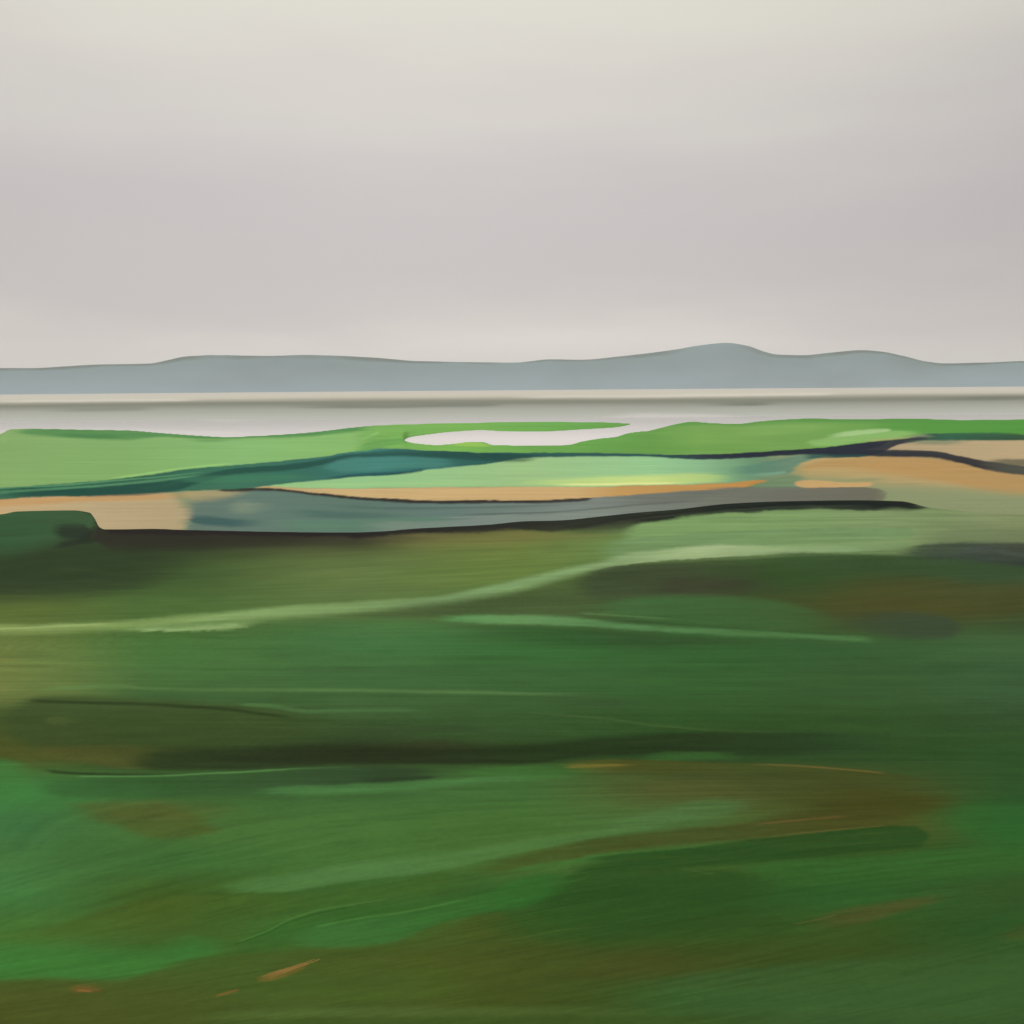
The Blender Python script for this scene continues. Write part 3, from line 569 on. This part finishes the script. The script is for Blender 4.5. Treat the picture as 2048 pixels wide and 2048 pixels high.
for P_, w_, a_ in (([(560,813),(760,813),(900,811),(1020,810)], 7, .6), ([(1380,809),(1480,808),(1570,806)], 7, .75), ([(1850,799),(1960,797),(2080,795)], 7, .6), ([(60,820),(200,819),(330,816)], 8, .4)):
    line(tcov, uw, vw, P_, w_, (98,104,90), a_, 120, 60, 5)
for P_, w_, a_ in (([(-60,803),(200,801),(420,799)], 5, .5), ([(1000,794),(1300,792),(1700,787)], 6, .5), ([(380,842),(520,842)], 4, .6), ([(100,848),(190,848)], 4, .6)):
    line(tcov, uw, vw, P_, w_, (226,219,204), a_, 120, 90, 4)
line(tcov, uw, vw, [(-60,870),(200,862),(420,867),(520,866)], 9, (226,219,212), .6, 0, 60, 8)
line(tcov, uw, vw, [(1180,836),(1290,832),(1400,834),(1520,841)], 11, (222,214,210), .45, 110, 110, 10)
Iw = np.arange(Rw.size).reshape(Rw.shape)
qw = np.stack([Iw[:-1, :-1], Iw[:-1, 1:], Iw[1:, 1:], Iw[1:, :-1]], -1).reshape(-1, 4)
Vw = np.stack([Xw, Yw, np.zeros_like(Xw)], 1)
fd = dep[qw].mean(1)
link_mesh('sandbank', Vw, qw[fd < 24], tcov, M_mud, 'structure', 'pale cream sandbank strip along the foot of the far hills')
link_mesh('mudflat', Vw, qw[(fd >= 24) & (fd < 63)], tcov, M_mud, 'structure', 'grey wet mud flat strip across the bay')
wcov = tcov * (0.80 + 0.20 * ss((dep - 60) / 26))[:, None]        # darkened towards the flats to offset the brighter sky reflection
link_mesh('water', Vw, qw[fd >= 63], wcov, M_water, 'structure', 'pale calm tidal water along the green shore and in its inlet')

# ------------------------------------------------------------------ hills
sky_l = curve([(-1400, 742), (-700, 730), (-300, 741), (0, 737), (72, 737), (145, 733.6), (210, 730), (308, 728), (344, 722), (380, 715), (435, 712), (543, 713.7), (616, 712), (700, 714), (759, 717), (849, 724),
               (976, 725.7), (1030, 726), (1103, 720), (1157, 720.6), (1250, 713), (1350, 701), (1395, 692.7), (1449, 687.5), (1493, 693.8), (1522, 704), (1551, 710.5), (1602, 712), (1656, 707), (1717, 701.7), (1757, 704.6),
               (1801, 713), (1848, 724), (1884, 727.5), (1964, 726), (2048, 722.8), (2400, 735), (2900, 725), (3500, 745)])
th_h = np.linspace(-1.15, 1.15, 1400)
R0, RC = 13000.0, 15500.0
uh = 1024 + F * np.tan(np.clip(th_h, -0.9, 0.9))
hor = 774 - (uh - 1024) * ROLL
Hc = EYE + (hor - sky_l(uh)) / F * RC * np.cos(th_h) * 1.0
hrows = np.array([0, .02, .05, .1, .17, .25, .34, .44, .54, .58, .60, .62, .65, .68, .73, .76, .79, .82, .86, .9, .95, 1.0, 1.08, 1.2, 1.4, 1.8, 2.4])
vv_, cc_ = [], []
for k, t in enumerate(hrows):
    r = R0 + (RC - R0) * t
    prof = math.sin(min(t, 1.0) * math.pi / 2)**1.0 if t <= 1 else max(0.0, 1 - (t - 1) * 0.7)
    # spurs and shallow valleys on the near face
    rel = 1 + 0.16 * fbm(th_h * 26 + 3, np.full_like(th_h, t * 3.0), 4) * math.sin(min(t, 1) * math.pi)
    z = -1.0 + (Hc + 1.0) * prof * rel
    vv_.append(np.stack([r * np.sin(th_h), r * np.cos(th_h), z], 1))
    n = fbm(th_h * 14, np.full_like(th_h, t * 2.5), 4)
    a = ss(((prof if t <= 1 else 1) - 0.84) / 0.10) * np.clip(0.65 + 2.6 * fbm(th_h * 22 + 40, np.full_like(th_h, 3.3), 3), 0, 1)
    a = np.clip(a + 0.35 * n, 0, 1)[:, None]
    base = (lin((104, 130, 134)) + (lin((132, 152, 160)) - lin((104, 130, 134))) * max(0, 1 - 1.8 * t)) * (1 - 0.25 * n[:, None]); dark = lin((46, 72, 66))  # paler foot: mist painted into the hill colour
    cc_.append(base * (1 - a) + dark * a)
Vh = np.concatenate(vv_); Ch = np.concatenate(cc_)
Ih = np.arange(len(Vh)).reshape(len(hrows), len(th_h))
qh = np.stack([Ih[:-1, :-1], Ih[:-1, 1:], Ih[1:, 1:], Ih[1:, :-1]], -1).reshape(-1, 4)
link_mesh('hills', Vh, qh, Ch, M_hill, 'structure', 'long low grey blue hills across the bay with a rounded summit')

# ------------------------------------------------------------------ haze
HZ = 3.2e-5
if HZ:
    x0, y0, z0, x1, y1, z1 = -31500, -31500, -3.5, 31500, 31500, 700
    vs = np.array([(a, b, c) for c in (z0, z1) for b in (y0, y1) for a in (x0, x1)], float)
    fs = np.array([(0, 2, 3, 1), (4, 5, 7, 6), (0, 1, 5, 4), (2, 6, 7, 3), (0, 4, 6, 2), (1, 3, 7, 5)])
    me = bpy.data.meshes.new('haze'); me.from_pydata(vs.tolist(), [], fs.tolist()); me.update()
    hm = bpy.data.materials.new('haze_air'); hm.use_nodes = True; t = hm.node_tree; t.nodes.clear()
    pv = t.nodes.new('ShaderNodeVolumePrincipled'); pv.inputs['Color'].default_value = (0.90, 0.92, 0.94, 1); pv.inputs['Density'].default_value = HZ; pv.inputs['Anisotropy'].default_value = 0.0
    ou = t.nodes.new('ShaderNodeOutputMaterial'); t.links.new(pv.outputs[0], ou.inputs['Volume'])
    me.materials.append(hm); ho = bpy.data.objects.new('haze', me); S.collection.objects.link(ho)
    ho['kind'] = 'stuff'; ho['label'] = 'thin pale haze in the air over the bay and hills'
